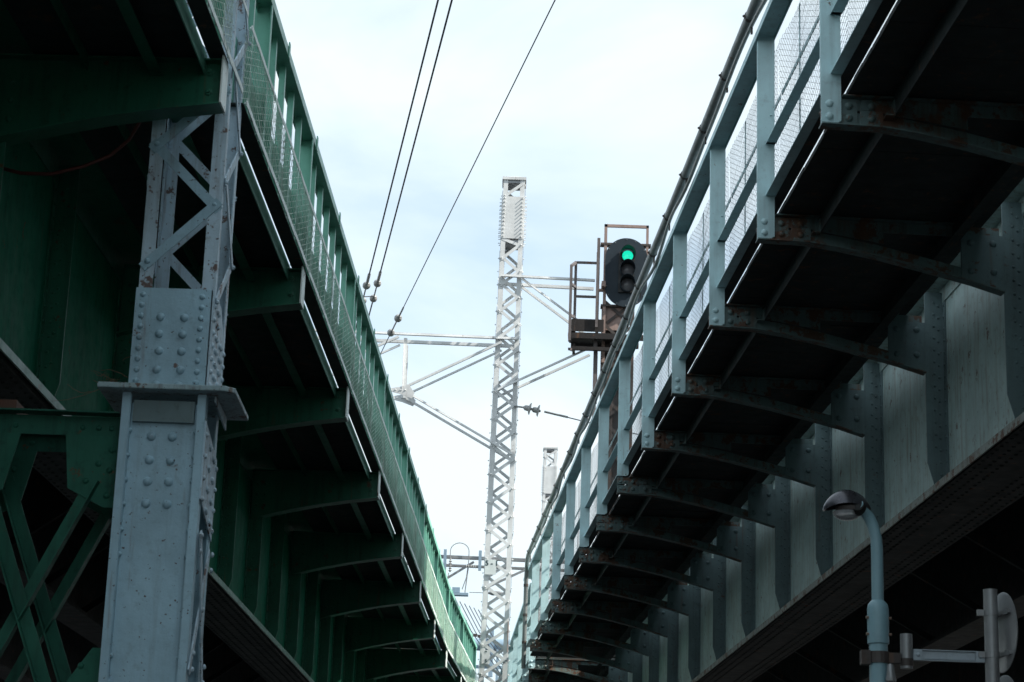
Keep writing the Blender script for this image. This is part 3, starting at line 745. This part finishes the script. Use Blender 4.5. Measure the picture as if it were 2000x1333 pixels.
# ================================================================== SIGNAL
t = thing('railway_signal', 'green-lit railway signal with oval black backplate on a rusty braced post', 'signal', (2.28, 41.6, 7.1))
SZ = -7.1
def seg(n, cx, cz, w, h):
    r = w / 2; pts = []
    for k in range(n + 1): a = math.pi * k / n; pts.append((cx + r * math.cos(a), cz + h / 2 - r + r * math.sin(a)))
    for k in range(n + 1): a = math.pi + math.pi * k / n; pts.append((cx + r * math.cos(a), cz - h / 2 + r + r * math.sin(a)))
    return pts
bpz = 14.90 + SZ
MB().prism(seg(20, 0, bpz, .86, 1.47), -.025, .0).obj('backplate', SIGB, t)
g = MB()
for a in range(12):
    q = seg(20, 0, bpz, .80, 1.41)[int(a * 3.5)]; g.dome((q[0], -.0255, q[1]), (0, -1, 0), .011, .8, 6)
g.obj('backplate_bolt', GALV, t)
MB().box(-.16, .16, -.075, -.0255, bpz - .44, bpz + .42).obj('lamp_housing', BLACK, t)
for k, z in enumerate((15.235, 14.93, 14.62)):
    z += SZ; x = .02
    d = Vector((0, -1, -.18)).normalized()
    # visor: open shell tube, longer on top
    g = MB(); n = 22; r = .155; vs = []; fs = []
    for ring, (rad, ln) in enumerate(((r, 0), (r, 1), (r - .008, 1), (r - .008, 0))):
        for q in range(n):
            a = 2 * math.pi * q / n; L_ = .17 + .12 * math.sin(a) if ln else 0
            vs.append((x + rad * math.cos(a), -.075 - L_ * ln, z + rad * math.sin(a)))
    for i in range(3): fs += [(i * n + q, i * n + (q + 1) % n, (i + 1) * n + (q + 1) % n, (i + 1) * n + q) for q in range(n)]
    g.add(vs, fs); g.obj('visor', SIGB if k else BLACK, t, True)
    g = MB(); prof = [(.0001, -.03), (.05, -.026), (.095, -.012), (.112, .0), (.112, .004)] if k == 0 else [(.0001, -.06), (.05, -.05), (.11, -.02), (.135, .0), (.135, .004)]
    g.lathe([(a, b) for a, b in prof], (x, -.085, z - (0 if k else .0)), (0, 1, 0), 24); g.obj('lens', GLENS if k == 0 else DLENS, t, True)
g = MB(); g.box(-.46, -.40, .03, .09, 13.0 + SZ, 15.94 + SZ); g.box(.40, .45, .03, .08, 15.3 + SZ, 15.94 + SZ); g.box(-.46, .45, .03, .08, 15.885 + SZ, 15.942 + SZ); g.obj('top_hoop', RUSTP, t)
g = MB(); g.box(-.53, .50, .02, .22, 15.50 + SZ, 15.54 + SZ); g.box(-.5, .1, .02, .25, 14.18 + SZ, 14.22 + SZ); g.obj('support_plate', DARKM, t)
# braced post
g = MB()
for x in (-.46, .12):
    for y in (.10, .5): g.box(x, x + .07, y, y + .07, 0, 14.3 + SZ)
z = .2
while z < 7.0:
    g.bar((-.42, .09, z), (.16, .09, z + .5), .06, .009, (0, -1, 0)); g.bar((.16, .08, z), (-.42, .08, z + .5), .06, .009, (0, -1, 0)); z += .5
g.box(-.40, -.05, .2, .45, 0, 13.9 + SZ)
g.obj('braced_post', DARKM, t)
g = MB(); g.box(-.44, .06, .11, .13, 13.7 + SZ, 14.18 + SZ); g.obj('bracket_plate', RUSTP, t)
# platform
g = MB()
g.box(-1.12, -.05, -.35, .25, 13.44 + SZ, 13.50 + SZ); g.box(-1.12, .45, -.42, -.351, 13.36 + SZ, 13.47 + SZ); g.box(-1.02, -.45, -.36, -.34, 13.52 + SZ, 13.78 + SZ); g.box(-1.10, -1.03, -.42, .25, 13.50 + SZ, 13.76 + SZ)
g.box(-1.08, .3, .3, .4, 13.40 + SZ, 13.5 + SZ); g.box(-1.10, -.1, -.38, -.30, 13.13 + SZ, 13.20 + SZ)
g.obj('platform', PLAT, t)
g = MB()
def rail(a, b, w=.05): g.bar(a, b, w, w, (0, 0, 1) if abs(a[2] - b[2]) < .5 else (0, 1, 0))
for x, y in ((-1.14, -.7), (-1.02, .3)): rail((x, y, 13.22 + SZ), (x, y, (14.80 if y < 0 else 15.20) + SZ), .055)
rail((-.60, -.4, 13.6 + SZ), (-.60, -.4, 15.18 + SZ)); rail((-.56, .3, 12.2 + SZ), (-.56, .3, 15.72 + SZ), .06); rail((-.60, -.2, 11.6 + SZ), (-.60, -.2, 13.4 + SZ), .07)
for z in (15.18, 14.65, 14.0, 13.30): 
    rail((-1.14, -.7, z + SZ - (.40 if z > 15 else .25)), (-1.02, .3, z + SZ)); 
for z in (15.18, 14.45, 13.86): rail((-1.02, .3, z + SZ), (-.56, .3, z + SZ), .045)
rail((-1.14, -.7, 13.22 + SZ), (-1.14, -.35, 13.46 + SZ)); rail((-.60, -.4, 15.10 + SZ), (-.56, .3, 15.18 + SZ), .045)
g.obj('railing', CAGE, t)
g = MB(); g.box(-.50, -.42, -.15, .1, 14.55 + SZ, 14.66 + SZ); g.box(-.56, -.46, .0, .1, 14.50 + SZ, 14.54 + SZ); g.obj('cable_box', RUSTP, t)

# ================================================================== OVERHEAD CABLES
def cable(name, label, p, q, r, balls, tail=None):
    t = thing(name, label, 'cable', (0, 0, 0), 0, 'overhead cables crossing the sky')
    p = Vector(p); q = Vector(q); d = (q - p).normalized(); n = 24
    pts = [p.lerp(q, k / n) - Vector((0, 0, 0)) for k in range(n + 1)]
    MB().tube(pts, r, 8).obj('wire', WIRE, t, True)
    MB().tube([p, p + d * .55], r * 2.1, 8).obj('clamp', GALV, t, True)
    c = p.copy()
    for k in range(balls):
        b = c - d * .16
        g = MB(); g.lathe([(.01, -.085), (.052, -.07), (.072, -.03), (.075, 0), (.07, .03), (.048, .07), (.02, .085)], b, d, 14); g.obj('insulator', PORC, t, True)
        g = MB()
        for s in (-1, 1):
            a = b - d * .11 * s; g.bar(a + Vector((-.05, 0, .012)), a + Vector((.05, .02, -.01)), .012, .012); g.dome(a, d, .03, 1, 6)
        g.obj('shackle', GALV, t)
        e = b - d * .95 if k < balls - 1 else b - d * .2
        MB().tube([b, e], .014, 6).obj('link', GALV, t); c = e + d * .1
    if tail: MB().tube([c, Vector(tail)], r, 6).obj('tail', WIRE, t, True)
    return t
def ext(a, b, k): a = Vector(a); b = Vector(b); return a + (b - a) * k
A1, B1 = (-2.70, 37.6, 13.25), (-1.09, 25.1, 13.2); A2, B2 = (-2.50, 37.6, 13.3), (-.915, 25.1, 13.2); A3, B3 = (-2.09, 37.8, 12.70), (.378, 23.9, 12.68)
c1 = cable('overhead_cable', 'thick overhead cable, left one of the close pair with round insulators', A1, ext(A1, B1, 3.4), .0135, 2, ext(A1, B1, -.6))
c2 = cable('overhead_cable', 'thick overhead cable, right one of the close pair with round insulators', A2, ext(A2, B2, 3.4), .0135, 2, ext(A2, B2, -.6))
MB().tube([(-2.83, 38.45, 13.24), (-2.62, 38.45, 13.26)], .010, 6).obj('spacer_rod', GALV, c2)
cable('overhead_cable', 'thin single overhead cable crossing mid sky to two insulators at the mast arm', A3, ext(A3, B3, 3.2), .0085, 2, ext(A3, B3, -.45))

# ================================================================== FAR GANTRY
t = thing('overhead_gantry', 'far grey overhead line gantry spanning behind the white mast with blue hangers', 'gantry', (0, 50, 0))
g = MB(); g.bar((-5, 0, 10.43), (6, 0, 10.33), .12, .07); g.bar((-5, .3, 10.28), (6, .3, 10.18), .12, .05); g.obj('beam', GALV, t)
g = MB(); g.bar((-.72, 0, 10.3), (-2.0, 0, 9.45), .05, .05); g.bar((.75, 0, 10.28), (-.5, 0, 9.65), .05, .05); g.obj('brace', GALV, t)
for x in (-1.40, -.575): MB().box(x - .035, x + .035, -.16, -.08, 10.08, 10.55).obj('hanger', PALEB, t)
g = MB(); g.lathe([(.02, 0)] + [(r, h) for k in range(5) for r, h in ((.022, .02 + .055 * k), (.05, .035 + .055 * k), (.022, .05 + .055 * k))] + [(.02, .33)], (-.93, -.12, 10.17), (1, 0, 0), 12); g.obj('insulator', PORC, t, True)
g = MB(); g.lathe([(.02, 0)] + [(r, h) for k in range(5) for r, h in ((.022, .02 + .055 * k), (.045, .035 + .055 * k), (.022, .05 + .055 * k))] + [(.02, .33)], (-1.27, -.12, 10.02), (0, 0, 1), 12); g.obj('insulator', PORC, t, True)
g = MB(); pts = [(-1.28, -.12, 10.35)] + [(-1.06 + .22 * math.cos(a), -.12, 10.52 + .20 * math.sin(a)) for a in [math.pi * (1 - k / 12) for k in range(13)]] + [(-.84, -.12, 10.3), (-.88, -.12, 9.9), (-.97, -.12, 9.62)]
g.tube(pts, .011, 6)
g.tube([(-.84, -.1, 10.2), (-.90, -.1, 9.55)], .014, 6); g.tube([(-1.30, -.1, 10.0), (-1.33, -.1, 9.8), (-1.36, -.1, 9.72), (-1.38, -.1, 9.8)], .010, 6); g.obj('jumper_loop', GALV, t, True)
g = MB(); g.box(-1.22, -.82, -.2, 0, 9.47, 9.53); g.box(-1.2, -1.02, -.16, -.04, 9.54, 9.66); g.obj('cable_clamp', PALEB, t)
g = MB(); g.lathe([(.008, 0), (.01, .4), (.06, .55), (.05, .7), (.03, .8)], (-.80, -.1, 9.56), (1, 0, 0), 10); g.obj('strain_rod', GALV, t)
t = thing('feeder_cables', 'bundle of thin dark cables sagging behind the foot of the white mast', 'cables', (0, 52, 0))
for k in range(6):
    g = MB(); o = .11 * k; g.tube([(-1.15 + o, -1 + k * .3, 9.55), (-.75 + o, 0, 8.95 - .03 * k), (.0 + o, 1, 8.05), (.75 + o, 3, 7.3)], .011, 6); g.obj('cable', WIRE, t, True)
    g = MB(); g.box(-.70 + o, -.60 + o, -.05, .05, 8.82 - .02 * k, 8.88 - .02 * k); g.obj('clamp', DARKM, t) if k < 3 else None
g = MB()
for k in range(10): g.lathe([(.02, 0), (.06, .01), (.06, .03), (.02, .04)], (.62 - .035 * k, 0, 7.62 + .05 * (k % 5) - .1), (.5, 0, 1), 8)
g.obj('insulator', PORC, t)
t = thing('pipe_bridge', 'horizontal pale blue pipe and frame in the far gap between the bridges', 'pipe', (0, 70, 0))
MB().tube([(-5, 0, 11.1), (6, 0, 11.0)], .20, 20).obj('pipe', PALEB, t, True)
g = MB(); g.box(-.40, -.26, -.25, -.12, 10.0, 11.55); g.box(-.16, -.08, -.25, -.18, 9.6, 10.9); g.obj('upright', PALEB, t)
g = MB(); g.box(-3, 5, -.1, 0, 10.28, 10.38); g.box(-3, 5, -.1, 0, 9.58, 9.66); g.obj('crossbar', PALEB, t)

# ================================================================== STREET LAMP
t = thing('street_lamp', 'pale blue street lamp with dark hooded head under the right bridge', 'street lamp', (2.29, 13, 0))
LB = paint('lamp_pole_paint', (.27, .46, .53), dirt=(.15, .2, .2), dirt_amt=.25, rough=.4, chips=.1, bump=.05)
MB().tube([(0, 0, 0), (0, 0, 3.46)], .056, 20).obj('lower_pole', LB, t, True)
g = MB(); g.lathe([(.056, 3.44), (.066, 3.445), (.066, 3.655), (.060, 3.685), (.042, 3.705), (.037, 3.71)], (0, 0, 0), (0, 0, 1), 24); g.obj('sleeve', LB, t, True)
MB().tube([(0, 0, 3.70), (0, 0, 4.02), (-.006, 0, 4.10), (-.024, 0, 4.17), (-.050, -.012, 4.222), (-.080, -.035, 4.252), (-.128, -.085, 4.285)], [.037, .037, .036, .036, .036, .035, .034], 20).obj('arm', LB, t, True)
g = MB()
for z in (3.50, 3.60):
    for s in (-1, 1): g.tube([(s * .060, -.02, z), (s * .078, -.02, z)], .009, 8)
g.obj('sleeve_bolt', paint('brass_bolt', (.35, .25, .2), rough=.35, metal=.7), t)
# head shell
HC = Vector((-.185, -.01, 4.29))
def shell():
    g = MB(); nu, nv = 28, 9; vs = []; fs = []
    for layer, kk in ((0, 1.0), (1, .94)):
        for i in range(nu):
            a = 2 * math.pi * i / nu
            for j in range(nv):
                b = math.pi / 2 * j / (nv - 1)
                lx = .150 * math.cos(a) * math.cos(b) * kk; ly = .105 * math.sin(a) * math.cos(b) * kk; lz = .100 * math.sin(b) * kk
                lz += -.035 * (lx / .15) ** 2 - .018 * (math.cos(a) < 0) * 0
                vs.append((HC.x + lx, HC.y + ly, HC.z + lz + (0 if not layer else -.002)))
    for i in range(nu):
        for j in range(nv - 1):
            a, b = i * nv + j, ((i + 1) % nu) * nv + j; fs.append((a, b, b + 1, a + 1)); o = nu * nv; fs.append((o + a, o + a + 1, o + b + 1, o + b))
        a, b = i * nv, ((i + 1) % nu) * nv; fs.append((a, b, nu * nv + b, nu * nv + a))
    g.add(vs, fs); return g
MB().lathe([(.001, -.05), (.040, -.036), (.052, 0), (.040, .03), (.001, .045)], (-.125, -.065, 4.272), (-.3, -1, .4), 20).obj('dark_hood_opening', BLACK, t, True)  # black ellipsoid painting the dark inside of the hood where the arm enters
hd = shell().obj('lamp_hood', LAMPG, t, True)
g = MB(); g.tube([(HC.x + .02, HC.y, HC.z - .038), (HC.x + .02, HC.y, HC.z - .012)], .092, 24); o = g.obj('lamp_rim', DARKM, t, True)
g = MB(); g.lathe([(.088, 0), (.082, -.018), (.062, -.036), (.035, -.047), (.001, -.050)], (HC.x, HC.y, HC.z - .040), (0, 0, 1), 36)
o = g.obj('lamp_bowl', BOWL, t, True)
g = MB()
for k in range(18):
    a = math.pi * k / 18
    x = HC.x + .084 * math.cos(a); h = math.sqrt(max(0, .085 ** 2 - (x - HC.x) ** 2))
    g.tube([(x, HC.y - h, HC.z - .043), (x, HC.y - h * .75, HC.z - .063), (x, HC.y, HC.z - .043 - .047 * h / .085)], .0022, 5)
g.obj('bowl_rib', GALV, t)
g = MB(); g.tube([(0, 0, 3.325), (0, 0, 3.395)], .066, 16); g.box(-.11, -.055, -.045, .03, 3.315, 3.40); g.box(.05, .13, -.03, .03, 3.33, 3.39); g.obj('clamp_band', DARKM, t)
g = MB(); g.lathe([(.030, 0), (.033, .01), (.018, .10), (.014, .105)], (.06, -.07, 3.21), (0, 0, 1), 16); g.obj('cone_cap', GALV, t, True)
# ================================================================== TRAFFIC SIGN
t = thing('traffic_sign', 'round traffic sign seen from behind on a grey pole clamped to the lamp', 'road sign', (2.98, 13, 0))
MB().tube([(0, 0, 2.6), (0, 0, 3.80)], .0425, 20).obj('sign_pole', GALV, t, True)
MB().tube([(-.52, 0, 3.30), (-.52, 0, 3.51)], .037, 18).obj('stub_pipe', GALV, t, True)
MB().tube([(-.52, 0, 3.315), (-.52, 0, 3.36)], .041, 18).obj('stub_collar', DARKM, t, True)
g = MB(); g.box(-.478, -.045, -.006, .02, 3.353, 3.358); g.box(-.478, -.045, -.006, .02, 3.415, 3.420); g.box(-.478, -.045, .0203, .024, 3.353, 3.42)
g.box(-.478, -.425, -.009, -.0062, 3.354, 3.419); g.box(-.10, -.045, -.009, -.0062, 3.354, 3.419); g.box(-.424, -.101, .004, .0195, 3.364, 3.409)
g.dome((-.452, -.0092, 3.387), (0, -1, 0), .014, .8); g.dome((-.072, -.0092, 3.387), (0, -1, 0), .014, .8)
g.obj('arm_channel', paint('pale_channel', (.42, .50, .56), dirt_amt=.25, rough=.45), t)
g = MB()
for z in (3.40, 3.655): g.tube([(0, 0, z - .018), (0, 0, z + .018)], .047, 16); g.box(-.085, -.045, -.02, .012, z - .018, z + .018)
g.obj('pole_band', GALV, t)
nd = Vector((.991, .131, 0)).normalized(); sdv = Vector((-nd.y, nd.x, 0))
for zc in (3.545, 3.04):
    c = Vector((.075, .035, zc)) - sdv * .0
    g = MB(); g.lathe([(.235, -.004), (.245, .0), (.245, .004), (.235, .006)], c, nd, 40); o = g.obj('sign_disc', GALV, t, True)
    g = MB(); g.lathe([(.238, .0065), (.238, .008)], c, nd, 40); g.obj('sign_face', SIGNW, o)
    g = MB()
    for dz in (-.14, .11):
        a = c + Vector((0, 0, dz)) - nd * .014; g.bar(a - sdv * .17, a + sdv * .17, .02, .022); 
        for s in (-.10, -.13): g.bar(a + sdv * s - nd * .012, a + sdv * s - nd * .002, .02, .035)
    g.obj('back_rib', GALV, o)

# ================================================================== BUILDING beyond the right bridge (unseen, added to shade the near parapets and cut skylight)
t = thing('unseen_shade_building', 'unseen brick block added beyond the right bridge to shade the near parapets', 'building', (20, 0, 0))
MB().box(0, 14, -12, 26, 0, 30).obj('wall', BRICK, t)
g = MB(); g.box(-.3, 14.3, -12.3, 26.3, 30.002, 30.8); g.obj('roof', CONC, t)
g = MB()
for fl in range(7):
    for k in range(9): g.box(-.06, -.003, -10 + 4.1 * k, -7.6 + 4.1 * k, 2.5 + 3.6 * fl, 4.4 + 3.6 * fl)
g.obj('window', DGLASS, t)
